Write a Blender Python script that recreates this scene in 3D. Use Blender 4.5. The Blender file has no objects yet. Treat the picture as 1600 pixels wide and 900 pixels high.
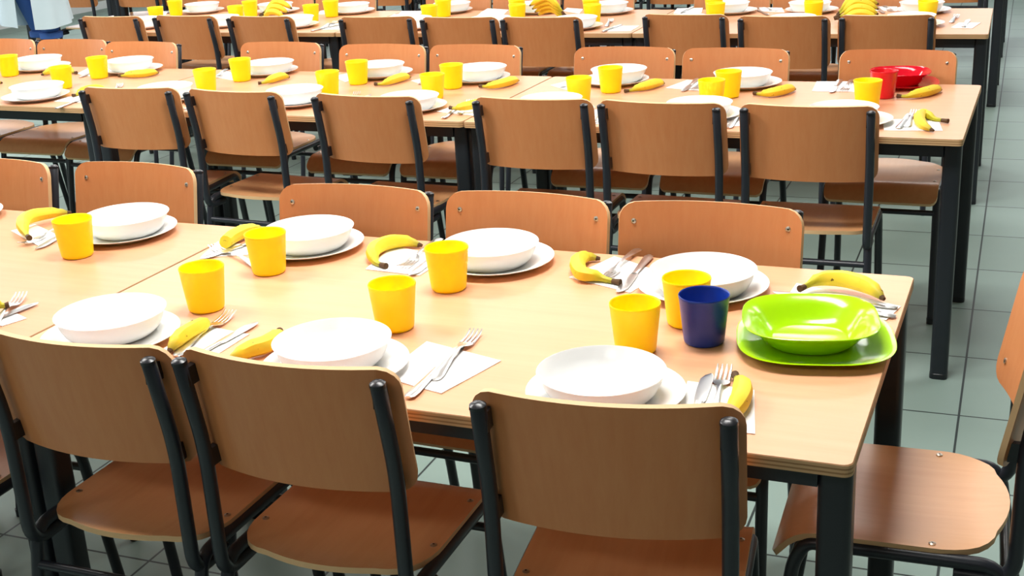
import bpy, bmesh, math, random
from mathutils import Vector, Matrix
random.seed(4)
SC = bpy.context.scene
COL = SC.collection
PI = math.pi

# ---------------------------------------------------------------- camera
cam = bpy.data.cameras.new('camera'); cam_o = bpy.data.objects.new('camera', cam); COL.objects.link(cam_o)
cam.sensor_width = 36.0; cam.lens = 1987.18 / 1600 * 36.0; cam.clip_start = .05; cam.clip_end = 100
PITCH, ROLL, YAW = .3330, -.0528, .3874
fwd = Vector((-math.sin(YAW) * math.cos(PITCH), math.cos(YAW) * math.cos(PITCH), -math.sin(PITCH)))
rgt = Vector((math.cos(YAW), math.sin(YAW), 0)); upv = rgt.cross(fwd)
r2 = math.cos(ROLL) * rgt + math.sin(ROLL) * upv; u2 = -math.sin(ROLL) * rgt + math.cos(ROLL) * upv
mw = Matrix((r2, u2, -fwd)).transposed().to_4x4(); mw.translation = Vector((.1677, -1.6156, 1.5645))
cam_o.matrix_world = mw
SC.camera = cam_o

# ---------------------------------------------------------------- light and exposure
SC.view_settings.view_transform = 'Standard'
try: SC.view_settings.look = 'None'
except Exception: pass
SC.view_settings.gamma = 1.0; SC.view_settings.use_curve_mapping = False
SC.view_settings.exposure = .0
W = bpy.data.worlds.new('daylight'); SC.world = W; W.use_nodes = True
bg = W.node_tree.nodes['Background']; bg.inputs[0].default_value = (.80, .90, 1.0, 1); bg.inputs[1].default_value = 1.2

def area(name, loc, rot, sx, sy, power, color=(1, 1, 1)):
    l = bpy.data.lights.new(name, 'AREA'); l.shape = 'RECTANGLE'; l.size = sx; l.size_y = sy; l.energy = power; l.color = color
    o = bpy.data.objects.new(name, l); COL.objects.link(o); o.location = loc; o.rotation_euler = rot
    return o
# fluorescent ceiling fittings and two added fill lamps (their housings are built with the room)
LAMPS = [(x, y) for y in (.75, 3.25, 5.75, 8.25) for x in (-.7, -3.2, -5.7)] + [(1.8, 4.5), (1.8, 8.25), (-.7, -3.2), (-3.2, -3.2)]  # last two, behind the camera, are added to brighten the near chair backs
for (x, y) in LAMPS:
    area('ceiling_and_fill_light', (x, y, 3.13), (0, 0, 0), 1.2, .6, (30 if y < 0 else 84 if y < 1 else 38), (1.0, .975, .94))
# daylight through the windows of the far wall and the left wall
for x in (-7.6, -4.9, -2.2, .5):
    area('window_light', (x, 12.85, 1.95), (-PI / 2, 0, 0), 2.2, 1.5, 28, (.93, .97, 1.0))
for y in (1.5, 4.5, 7.5, 10.5):
    area('window_light', (-9.85, y, 1.95), (0, -PI / 2, 0), 1.5, 2.2, 65, (.93, .97, 1.0))

# ---------------------------------------------------------------- materials
def mat(name, color, rough=.5, spec=.5, metal=0, **kw):
    m = bpy.data.materials.new(name); m.use_nodes = True; b = m.node_tree.nodes['Principled BSDF']
    b.inputs['Base Color'].default_value = (*color, 1); b.inputs['Roughness'].default_value = rough
    b.inputs['Specular IOR Level'].default_value = spec; b.inputs['Metallic'].default_value = metal
    for k, v in kw.items(): b.inputs[k.replace('_', ' ')].default_value = v
    return m
def lin(r, g, b):
    f = lambda c: (c / 255 / 12.92) if c / 255 <= .04045 else ((c / 255 + .055) / 1.055) ** 2.4
    return (f(r), f(g), f(b))
def N(m, t, **kw):
    n = m.node_tree.nodes.new(t)
    for k, v in kw.items(): setattr(n, k, v)
    return n
def wood(name, c1, c2, rough, scale=(60, 60, 3), spec=.5, bump=.0):
    m = mat(name, c1, rough, spec); nt = m.node_tree; L = nt.links; b = nt.nodes['Principled BSDF']
    tc = N(m, 'ShaderNodeTexCoord'); mp = N(m, 'ShaderNodeMapping'); mp.inputs['Scale'].default_value = scale
    oi = N(m, 'ShaderNodeObjectInfo'); ad = N(m, 'ShaderNodeVectorMath', operation='ADD'); mu = N(m, 'ShaderNodeMath', operation='MULTIPLY'); mu.inputs[1].default_value = 37
    L.new(oi.outputs['Random'], mu.inputs[0]); L.new(tc.outputs['Object'], ad.inputs[0]); L.new(mu.outputs[0], ad.inputs[1]); L.new(ad.outputs[0], mp.inputs[0])
    n1 = N(m, 'ShaderNodeTexNoise'); n1.inputs['Scale'].default_value = 1.0; n1.inputs['Detail'].default_value = 4; n1.inputs['Roughness'].default_value = .6
    n2 = N(m, 'ShaderNodeTexNoise'); n2.inputs['Scale'].default_value = 5.0
    L.new(mp.outputs[0], n1.inputs['Vector']); L.new(ad.outputs[0], n2.inputs['Vector'])
    mx = N(m, 'ShaderNodeMath', operation='MULTIPLY_ADD'); mx.inputs[1].default_value = .35; L.new(n2.outputs[0], mx.inputs[0]); L.new(n1.outputs[0], mx.inputs[2])
    cr = N(m, 'ShaderNodeValToRGB'); cr.color_ramp.elements[0].position = .45; cr.color_ramp.elements[1].position = .85
    cr.color_ramp.elements[0].color = (*c1, 1); cr.color_ramp.elements[1].color = (*c2, 1)
    L.new(mx.outputs[0], cr.inputs[0])
    # each piece its own veneer tone
    hs = N(m, 'ShaderNodeHueSaturation'); mr = N(m, 'ShaderNodeMapRange'); mr.inputs['To Min'].default_value = .9; mr.inputs['To Max'].default_value = 1.08
    L.new(oi.outputs['Random'], mr.inputs['Value']); L.new(mr.outputs[0], hs.inputs['Value']); L.new(cr.outputs[0], hs.inputs['Color'])
    L.new(hs.outputs[0], b.inputs['Base Color'])
    return m
def plywood(name, c1, c2, axis, freq):
    m = mat(name, c1, .6); nt = m.node_tree; L = nt.links; b = nt.nodes['Principled BSDF']
    tc = N(m, 'ShaderNodeTexCoord'); w = N(m, 'ShaderNodeTexWave', bands_direction=axis); w.inputs['Scale'].default_value = freq; w.inputs['Distortion'].default_value = .4
    cr = N(m, 'ShaderNodeValToRGB'); cr.color_ramp.elements[0].position = .15; cr.color_ramp.elements[1].position = .6
    cr.color_ramp.elements[0].color = (*c1, 1); cr.color_ramp.elements[1].color = (*c2, 1)
    L.new(tc.outputs['Object'], w.inputs['Vector']); L.new(w.outputs[0], cr.inputs[0]); L.new(cr.outputs[0], b.inputs['Base Color'])
    return m
M = {}
M['table'] = wood('beech_laminate', lin(217, 158, 119), lin(223, 166, 127), .38, (2.5, 45, 45), .4)
M['table_edge'] = plywood('beech_plywood_edge', lin(158, 118, 76), lin(206, 168, 122), 'Z', 48)
M['board'] = wood('beech_veneer_backrest', lin(205, 129, 76), lin(210, 138, 85), .45, (70, 70, 4), .5)
M['seat'] = wood('beech_veneer_seat', lin(205, 148, 98), lin(211, 156, 106), .32, (70, 4, 70), .5)
M['ply'] = mat('veneer_edge', lin(222, 184, 136), .6)
M['frame'] = mat('black_painted_steel', lin(34, 38, 46), .35, .5)
M['leg'] = mat('black_table_steel', lin(28, 33, 40), .42, .5)
M['cap'] = mat('black_plastic', lin(22, 24, 30), .3, .5)
M['screw'] = mat('zinc_screw', (.55, .5, .42), .35, .5, 1.0)
M['china'] = mat('white_tableware', (.88, .89, .88), .22, .5)
M['yellow'] = mat('yellow_plastic', lin(255, 230, 0), .42, .4, Subsurface_Weight=.35, Subsurface_Scale=.02)
M['blue'] = mat('dark_blue_plastic', lin(10, 52, 150), .35, .5)
M['red'] = mat('red_plastic', lin(226, 22, 36), .25, .5)
M['red_clear'] = mat('translucent_red_plastic', lin(222, 18, 44), .12, .5, Transmission_Weight=.25)
M['lime'] = mat('lime_plastic', lin(170, 222, 10), .16, .5)
M['paper'] = mat('paper_napkin', (.86, .86, .85), .9, .2)
M['steel'] = mat('stainless_steel', (.74, .74, .73), .28, .5, 1.0)
M['stem'] = mat('banana_stem_brown', lin(84, 58, 30), .8)
M['wall'] = mat('painted_wall', lin(140, 134, 122), .8)
M['ceil'] = mat('ceiling_paint', lin(150, 148, 140), .85)
M['alu'] = mat('white_window_frame', lin(222, 224, 224), .4)
M['housing'] = mat('lamp_housing', lin(230, 230, 228), .5)
M['skin'] = mat('skin', lin(206, 158, 130), .5, .4, Subsurface_Weight=.1)
M['coat'] = mat('white_cotton_coat', lin(205, 222, 230), .85)
M['denim'] = mat('blue_denim', lin(62, 100, 170), .9)
M['shirt'] = mat('navy_shirt', lin(38, 62, 122), .9)
M['boot'] = mat('black_boot', lin(26, 26, 32), .45)
M['hair'] = mat('dark_hair', lin(48, 34, 26), .6)
# banana peel: green towards the ends, brown freckles
def peel_material():
    m = mat('banana_peel', lin(238, 206, 40), .5, .3); nt = m.node_tree; L = nt.links; b = nt.nodes['Principled BSDF']
    at = N(m, 'ShaderNodeAttribute', attribute_name='along'); cr = N(m, 'ShaderNodeValToRGB'); e = cr.color_ramp.elements
    e[0].position = 0; e[0].color = (*lin(120, 130, 40), 1); e[1].position = .22; e[1].color = (*lin(214, 200, 46), 1)
    for p, c in ((.34, (246, 218, 60)), (.85, (244, 212, 52)), (.97, (160, 150, 50))):
        q = e.new(p); q.color = (*lin(*c), 1)
    L.new(at.outputs['Fac'], cr.inputs[0])
    tc = N(m, 'ShaderNodeTexCoord'); ns = N(m, 'ShaderNodeTexNoise'); ns.inputs['Scale'].default_value = 70; ns.inputs['Detail'].default_value = 3
    L.new(tc.outputs['Object'], ns.inputs['Vector'])
    r = N(m, 'ShaderNodeValToRGB'); r.color_ramp.elements[0].position = .68; r.color_ramp.elements[1].position = .73; L.new(ns.outputs[0], r.inputs[0])
    mx = N(m, 'ShaderNodeMix', data_type='RGBA'); mx.inputs['B'].default_value = (*lin(110, 72, 24), 1); L.new(r.outputs[0], mx.inputs['Factor']); L.new(cr.outputs[0], mx.inputs['A'])
    L.new(mx.outputs['Result'], b.inputs['Base Color'])
    return m
M['peel'] = peel_material()
def floor_material():
    m = mat('grey_green_floor_tiles', lin(130, 148, 144), .45, .25); nt = m.node_tree; L = nt.links; b = nt.nodes['Principled BSDF']
    tc = N(m, 'ShaderNodeTexCoord'); mp = N(m, 'ShaderNodeMapping'); T = .4406
    mp.inputs['Location'].default_value = (-.0878 / T, -1.8402 / T, 0); mp.inputs['Scale'].default_value = (1 / T, 1 / T, 1)
    L.new(tc.outputs['Object'], mp.inputs[0])
    br = N(m, 'ShaderNodeTexBrick'); br.offset = 0; br.squash = 1
    br.inputs['Scale'].default_value = 1; br.inputs['Brick Width'].default_value = 1; br.inputs['Row Height'].default_value = 1
    br.inputs['Mortar Size'].default_value = .0075; br.inputs['Mortar Smooth'].default_value = .1
    br.inputs['Color1'].default_value = (*lin(128, 148, 140), 1); br.inputs['Color2'].default_value = (*lin(134, 154, 147), 1); br.inputs['Mortar'].default_value = (*lin(42, 52, 52), 1)
    L.new(mp.outputs[0], br.inputs['Vector'])
    ns = N(m, 'ShaderNodeTexNoise'); ns.inputs['Scale'].default_value = 3; ns.inputs['Detail'].default_value = 5; L.new(tc.outputs['Object'], ns.inputs['Vector'])
    r = N(m, 'ShaderNodeMapRange'); r.inputs['To Min'].default_value = .9; r.inputs['To Max'].default_value = 1.08; L.new(ns.outputs[0], r.inputs['Value'])
    hs = N(m, 'ShaderNodeHueSaturation'); L.new(r.outputs[0], hs.inputs['Value']); L.new(br.outputs['Color'], hs.inputs['Color'])
    L.new(hs.outputs[0], b.inputs['Base Color'])
    return m
M['floor'] = floor_material()

# ---------------------------------------------------------------- helpers
def mk(name, bm, mats, parent=None, smooth=True, loc=None):
    me = bpy.data.meshes.new(name); bmesh.ops.recalc_face_normals(bm, faces=bm.faces); bm.to_mesh(me); bm.free()
    for m in (mats if isinstance(mats, (list, tuple)) else [mats]): me.materials.append(m)
    if smooth:
        for p in me.polygons: p.use_smooth = True
        try: me.set_sharp_from_angle(angle=math.radians(40))
        except Exception: pass
    o = bpy.data.objects.new(name, me); COL.objects.link(o)
    if parent: o.parent = parent
    if loc: o.location = loc
    return o
def empty(name, loc=(0, 0, 0), rz=0):
    o = bpy.data.objects.new(name, None); COL.objects.link(o); o.location = loc; o.rotation_euler = (0, 0, rz); o.empty_display_size = .1
    return o
def tag(o, label, cat, group=None):
    o['label'] = label; o['category'] = cat
    if group: o['group'] = group
    return o
def tree(o): return [(o, [tree(c) for c in o.children])]
def dup(o, parent=None):
    def rec(src, par):
        c = src.copy(); COL.objects.link(c)
        if par: c.parent = par
        for ch in KIDS[src.name]: rec(ch, c)
        return c
    return rec(o, parent)
KIDS = {}
def freeze(o):
    KIDS[o.name] = list(o.children)
    for c in o.children: freeze(c)
def box(bm, x0, x1, y0, y1, z0, z1, mi=0):
    v = [bm.verts.new((x, y, z)) for z in (z0, z1) for y in (y0, y1) for x in (x0, x1)]
    fs = [bm.faces.new([v[i] for i in q]) for q in ((0, 2, 3, 1), (4, 5, 7, 6), (0, 1, 5, 4), (2, 6, 7, 3), (0, 4, 6, 2), (1, 3, 7, 5))]
    for f in fs: f.material_index = mi
    return fs
def smooth_path(pts, r=.03, n=5):
    """round the inner corners of a polyline"""
    P = [Vector(p) for p in pts]; out = [P[0]]
    for i in range(1, len(P) - 1):
        a, b, c = P[i - 1], P[i], P[i + 1]
        d1 = (a - b); d2 = (c - b); rr = min(r, d1.length * .48, d2.length * .48)
        s = b + d1.normalized() * rr; e = b + d2.normalized() * rr
        for k in range(n + 1):
            t = k / n; out.append((1 - t) ** 2 * s + 2 * t * (1 - t) * b + t * t * e)
    out.append(P[-1]); return out
def tube(bm, pts, rad, n=10, caps=True, mi=0, squash=1.0):
    P = [Vector(p) for p in pts]; R = rad if isinstance(rad, (list, tuple)) else [rad] * len(P)
    t0 = (P[1] - P[0]).normalized(); ref = Vector((0, 0, 1)) if abs(t0.z) < .9 else Vector((1, 0, 0))
    u = t0.cross(ref).normalized(); rings = []
    for i, p in enumerate(P):
        t = (P[min(i + 1, len(P) - 1)] - P[max(i - 1, 0)]).normalized()
        u = (u - t * u.dot(t)).normalized(); v = t.cross(u)
        rings.append([bm.verts.new(p + u * (math.cos(2 * PI * k / n) * R[i]) + v * (math.sin(2 * PI * k / n) * R[i] * squash)) for k in range(n)])
    for a, b in zip(rings, rings[1:]):
        for k in range(n):
            f = bm.faces.new((a[k], a[(k + 1) % n], b[(k + 1) % n], b[k])); f.material_index = mi
    if caps:
        f = bm.faces.new(rings[0][::-1]); f.material_index = mi; f = bm.faces.new(rings[-1]); f.material_index = mi
    return rings
def lathe(bm, prof, n=40, cx=0, cy=0, shape=None):
    """prof: closed list (r, z) from the axis outside round to the axis; shape(angle, r) may square the outline"""
    rings = []
    for (r, z) in prof:
        if r < 1e-6: rings.append([bm.verts.new((cx, cy, z))]); continue
        ring = []
        for k in range(n):
            a = 2 * PI * k / n; s = shape(a, r) if shape else 1
            ring.append(bm.verts.new((cx + r * s * math.cos(a), cy + r * s * math.sin(a), z)))
        rings.append(ring)
    for a, b in zip(rings, rings[1:]):
        if len(a) == 1 and len(b) == 1: continue
        for k in range(n):
            q = (k + 1) % n
            if len(a) == 1: bm.faces.new((a[0], b[k], b[q]))
            elif len(b) == 1: bm.faces.new((a[k], a[q], b[0]))
            else: bm.faces.new((a[k], a[q], b[q], b[k]))
def struct(name, bm, m, smooth=False):
    o = mk(name, bm, m, None, smooth); o['kind'] = 'structure'; return o

# ---------------------------------------------------------------- the room
X0, X1, Y0, Y1, ZH = -10.0, 3.2, -8.0, 13.0, 3.25
bm = bmesh.new(); box(bm, X0, X1, Y0, Y1, -.1, 0); struct('floor', bm, M['floor'])
bm = bmesh.new(); box(bm, X0, X1, Y0, Y1, ZH, ZH + .1); struct('ceiling', bm, M['ceil'])
bm = bmesh.new(); box(bm, X1, X1 + .15, Y0, Y1, 0, ZH); struct('wall_right', bm, M['wall'])
bm = bmesh.new(); box(bm, X0, X1, Y0 - .15, Y0, 0, ZH); struct('wall_front', bm, M['wall'])
def holed_wall(name, spans, lo, hi, fn):
    """wall with window openings between z .95 and 2.95"""
    bm = bmesh.new(); a = lo
    for s, e in spans:
        fn(bm, a, s, 0, ZH); fn(bm, s, e, 0, 1.15); fn(bm, s, e, 2.75, ZH); a = e
    fn(bm, a, hi, 0, ZH); struct(name, bm, M['wall'])
bx = [(x - 1.15, x + 1.15) for x in (-7.6, -4.9, -2.2, .5)]
holed_wall('wall_back', bx, X0, X1, lambda bm, a, b, z0, z1: box(bm, a, b, Y1, Y1 + .2, z0, z1))
by = [(y - 1.15, y + 1.15) for y in (1.5, 4.5, 7.5, 10.5)]
holed_wall('wall_left', by, Y0, Y1, lambda bm, a, b, z0, z1: box(bm, X0 - .2, X0, a, b, z0, z1))
k = 1
for (a, b) in bx:
    bm = bmesh.new()
    for (p, q, z0, z1) in ((a, b, 1.15, 1.21), (a, b, 2.69, 2.75), (a, a + .06, 1.21, 2.69), (b - .06, b, 1.21, 2.69), ((a + b) / 2 - .03, (a + b) / 2 + .03, 1.21, 2.69)):
        box(bm, p, q, Y1 + .08, Y1 + .14, z0, z1)
    struct('window_%d' % k, bm, M['alu']); k += 1
for (a, b) in by:
    bm = bmesh.new()
    for (p, q, z0, z1) in ((a, b, 1.15, 1.21), (a, b, 2.69, 2.75), (a, a + .06, 1.21, 2.69), (b - .06, b, 1.21, 2.69), ((a + b) / 2 - .03, (a + b) / 2 + .03, 1.21, 2.69)):
        box(bm, X0 - .14, X0 - .08, p, q, z0, z1)
    struct('window_%d' % k, bm, M['alu']); k += 1
for nm, q in (('baseboard_back', (X0, X1, Y1 - .015, Y1)), ('baseboard_left', (X0, X0 + .015, Y0, Y1)), ('baseboard_right', (X1 - .015, X1, Y0, Y1))):
    bm = bmesh.new(); box(bm, *q, 0, .09); struct(nm, bm, M['alu'])
for i, (x, y) in enumerate(LAMPS):  # the last two house the added fill lamps
    bm = bmesh.new(); box(bm, x - .64, x + .64, y - .34, y + .34, 3.17, 3.25); o = struct('trim_%d' % (i + 1), bm, M['housing'])

# ---------------------------------------------------------------- tables
TL, TD, TH, TT = 1.527, .8325, .74, .019
def rounded_rect(x0, x1, y0, y1, r, n=5):
    pts = []
    for cx, cy, a0 in ((x1 - r, y1 - r, 0), (x0 + r, y1 - r, 90), (x0 + r, y0 + r, 180), (x1 - r, y0 + r, 270)):
        for k in range(n + 1):
            a = math.radians(a0 + 90 * k / n); pts.append((cx + r * math.cos(a), cy + r * math.sin(a)))
    return pts
def slab(bm, pts, z0, z1, side=1, top=0, bev=.0015):
    a = [bm.verts.new((x, y, z0)) for x, y in pts]; b = [bm.verts.new((x, y, z1 - bev)) for x, y in pts]
    cx = sum(p[0] for p in pts) / len(pts); cy = sum(p[1] for p in pts) / len(pts)
    c = [bm.verts.new((x + (bev if x < cx else -bev), y + (bev if y < cy else -bev), z1)) for x, y in pts]
    n = len(pts)
    for k in range(n):
        q = (k + 1) % n
        f = bm.faces.new((a[k], a[q], b[q], b[k])); f.material_index = side
        f = bm.faces.new((b[k], b[q], c[q], c[k])); f.material_index = side
    f = bm.faces.new(c); f.material_index = top; f = bm.faces.new(a[::-1]); f.material_index = top
def make_table():
    root = empty('dining_table')
    g = .002
    bm = bmesh.new(); slab(bm, rounded_rect(-TL + g, -g, 0, TD, .014), TH - TT, TH); mk('tabletop', bm, [M['table'], M['table_edge']], root, False)
    iy, ix, w = .042, .006, .05
    bm = bmesh.new(); za, zb = TH - TT - .042, TH - TT
    box(bm, -TL + ix + w - .001, -ix - w + .001, iy, iy + .028, za, zb); box(bm, -TL + ix + w - .001, -ix - w + .001, TD - iy - .028, TD - iy, za, zb)
    box(bm, -TL + ix + .006, -TL + ix + .034, iy + w - .001, TD - iy - w + .001, za, zb); box(bm, -ix - .034, -ix - .006, iy + w - .001, TD - iy - w + .001, za, zb)
    mk('apron', bm, M['leg'], root, False)
    for cx in (-TL + ix + w / 2, -ix - w / 2):
        for cy in (iy + w / 2, TD - iy - w / 2):
            bm = bmesh.new(); rr = rounded_rect(cx - w / 2, cx + w / 2, cy - w / 2, cy + w / 2, .012, 4); slab(bm, rr, .012, TH - TT, 0, 0)
            leg = mk('leg', bm, M['leg'], root)
            bm = bmesh.new(); rr = rounded_rect(cx - w / 2 - .001, cx + w / 2 + .001, cy - w / 2 - .001, cy + w / 2 + .001, .014, 4); slab(bm, rr, 0, .02, 0, 0, .004)
            mk('foot_cap', bm, M['cap'], leg)
    return root
proto_table = make_table(); freeze(proto_table)
ROWS = {'1': (0, 0, -.0176, 2), '2': (.0454, 2.0406, -.0225, 3), '3': (.0495, 4.0169, .006, 3), '4': (.0734, 6.16, 0, 5), '5': (.0709, 7.92, 0, 5)}
RN = {'1': 'front table row', '2': 'second table row', '3': 'third table row', '4': 'fourth table row', '5': 'fifth table row'}
ORD = ['rightmost', 'second from right', 'third from right', 'fourth from right', 'fifth from right', 'sixth from right', 'seventh from right', 'eighth from right', 'ninth from right', 'tenth from right', 'eleventh from right', 'twelfth from right', 'thirteenth from right']
first = True
for k, (x, y, a, n) in ROWS.items():
    for i in range(n):
        t = proto_table if first else dup(proto_table); first = False
        t.location = (x - TL * i * math.cos(a), y - TL * i * math.sin(a), 0); t.rotation_euler = (0, 0, a)
        tag(t, 'beech-topped table on black steel legs, %s unit of the %s' % (ORD[i], RN[k]), 'table', 'dining tables pushed together in rows')

# ---------------------------------------------------------------- where things stand (metres): row and side, place counted from the right end, position
BOWLS = [["1n",0,-0.402,0.131],["1n",1,-0.885,0.141],["1n",2,-1.365,0.165],["1f",1,-0.362,0.653],["1f",2,-0.831,0.725],["1f",3,-1.277,0.743],["1f",4,-1.78,0.753],["2f",1,-0.719,2.784],["2f",2,-1.175,2.808],["2f",3,-1.722,2.812],["2f",4,-2.161,2.833],["2f",5,-2.678,2.864],["2f",6,-3.371,2.867],["2f",7,-3.874,2.884],["2n",0,-0.303,2.219],["2n",1,-0.743,2.236],["2n",2,-1.236,2.248],["2n",3,-1.745,2.241],["2n",4,-2.226,2.301],["2n",5,-2.785,2.307],["2n",6,-3.353,2.271],["3f",0,-0.269,4.693],["3f",1,-0.789,4.726],["3f",2,-1.181,4.718],["3f",3,-1.804,4.726],["3f",4,-2.214,4.748],["3f",5,-2.701,4.773],["3f",6,-3.308,4.762],["3f",7,-3.808,4.778],["3f",8,-4.323,4.806],["3n",0,-0.278,4.259],["3n",1,-0.782,4.204],["3n",2,-1.267,4.201],["3n",3,-1.798,4.185],["3n",4,-2.236,4.175],["3n",5,-2.655,4.171],["3n",6,-3.352,4.215],["3n",7,-3.815,4.228],["3n",8,-4.277,4.166],["1f",5,-2.336,0.765]]
PLATES = [["1n",0,-0.396,0.132],["1n",1,-0.873,0.125],["1n",2,-1.356,0.147],["1f",1,-0.365,0.663],["1f",2,-0.825,0.729],["1f",3,-1.278,0.736],["1f",4,-1.783,0.741],["2f",1,-0.711,2.784],["2f",2,-1.189,2.793],["2f",3,-1.73,2.798],["2f",4,-2.162,2.848],["2f",5,-2.691,2.866],["2f",6,-3.353,2.858],["2f",7,-3.856,2.874],["2n",0,-0.286,2.219],["2n",1,-0.737,2.236],["2n",2,-1.219,2.238],["2n",3,-1.746,2.245],["2n",4,-2.22,2.282],["2n",5,-2.768,2.297],["2n",6,-3.349,2.252],["3f",0,-0.264,4.712],["3f",1,-0.779,4.729],["3f",2,-1.166,4.706],["3f",3,-1.798,4.707],["3f",4,-2.197,4.737],["3f",5,-2.715,4.764],["3f",6,-3.301,4.751],["3f",7,-3.791,4.768],["3f",8,-4.311,4.789],["3n",0,-0.265,4.254],["3n",1,-0.765,4.194],["3n",2,-1.25,4.191],["3n",3,-1.792,4.166],["3n",4,-2.219,4.164],["3n",5,-2.638,4.16],["3n",6,-3.344,4.197],["3n",7,-3.797,4.218],["3n",8,-4.26,4.156],["1f",5,-2.331,0.76]]
CUPS = [["1n",0,"yellow",-0.405,0.334],["1n",1,"yellow",-0.863,0.333],["1n",2,"yellow",-1.278,0.339],["1f",0,"blue",-0.302,0.402],["1f",1,"yellow",-0.352,0.481],["1f",2,"yellow",-0.855,0.559],["1f",3,"yellow",-1.277,0.57],["1f",4,"yellow",-1.783,0.575],["2f",0,"red",-0.23,2.623],["2f",1,"yellow",-0.725,2.578],["2f",2,"yellow",-1.149,2.621],["2f",3,"yellow",-1.76,2.635],["2f",4,"yellow",-2.175,2.682],["2f",5,"yellow",-2.708,2.701],["2f",6,"yellow",-3.404,2.7],["2f",7,"yellow",-3.885,2.71],["2n",0,"yellow",-0.261,2.449],["2n",1,"yellow",-0.745,2.412],["2n",2,"yellow",-1.197,2.417],["2n",3,"yellow",-1.746,2.435],["2n",4,"yellow",-2.177,2.456],["2n",5,"yellow",-2.709,2.458],["2n",6,"yellow",-3.399,2.468],["3f",0,"yellow",-0.234,4.549],["3f",1,"yellow",-0.747,4.566],["3f",2,"yellow",-1.218,4.548],["3f",3,"yellow",-1.839,4.546],["3f",4,"yellow",-2.249,4.579],["3f",5,"yellow",-2.668,4.586],["3f",6,"yellow",-3.342,4.59],["3f",7,"yellow",-3.858,4.593],["3f",8,"yellow",-4.396,4.646],["3n",0,"yellow",-0.223,4.415],["3n",1,"yellow",-0.723,4.407],["3n",2,"yellow",-1.173,4.393],["3n",3,"yellow",-1.772,4.359],["3n",4,"yellow",-2.17,4.377],["3n",5,"yellow",-2.644,4.358],["3n",6,"yellow",-3.363,4.41],["3n",7,"yellow",-3.816,4.383],["3n",8,"yellow",-4.31,4.343]]
CHAIRS = [["1n",0,-0.336,-0.057,0.108],["1n",1,-0.858,-0.043,0],["1n",2,-1.262,-0.053,0],["1n",3,-1.79,-0.051,0.012],["1f",0,-0.409,0.908,3.152],["1f",1,-0.82,0.911,3.106],["1f",2,-1.246,0.902,3.15],["1f",3,-1.939,1.005,3.093],["1f",4,-2.38,0.977,3.123],["2n",0,-0.376,2.012,0.01],["2n",1,-0.805,2.013,-0.04],["2n",2,-1.213,2.021,0.003],["2n",3,-1.783,2.011,-0.051],["2n",4,-2.301,2.037,-0.072],["2n",5,-2.74,2.05,0.062],["2f",0,-0.219,2.957,3.129],["2f",1,-0.784,2.968,3.121],["2f",2,-1.205,2.979,3.156],["2f",3,-1.824,3.008,3.139],["2f",4,-2.229,3.002,3.142],["2f",5,-2.728,3.043,3.136],["2f",6,-3.426,3.027,3.107],["2f",7,-3.849,3.084,3.144],["2f",8,-4.252,3.085,3.129],["3n",0,-0.35,3.905,0.029],["3n",1,-0.769,3.878,-0.002],["3n",2,-1.208,3.941,-0.072],["3n",3,-1.853,3.861,-0.001],["3n",4,-2.257,3.862,-0.001],["3n",5,-2.695,3.884,0.072],["3n",6,-3.356,3.91,-0.072],["3n",7,-3.822,3.936,-0.072],["3n",8,-4.269,3.914,-0.003],["3f",0,-0.407,4.955,3.142],["3f",1,-0.811,4.955,3.142],["3f",2,-1.215,4.955,3.142],["3f",3,-1.927,4.955,3.142],["3f",4,-2.338,4.955,3.142],["3f",5,-2.742,4.955,3.142],["3f",6,-3.446,4.955,3.142],["3f",7,-3.851,4.955,3.142],["3f",8,-4.256,4.955,3.142]]
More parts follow.
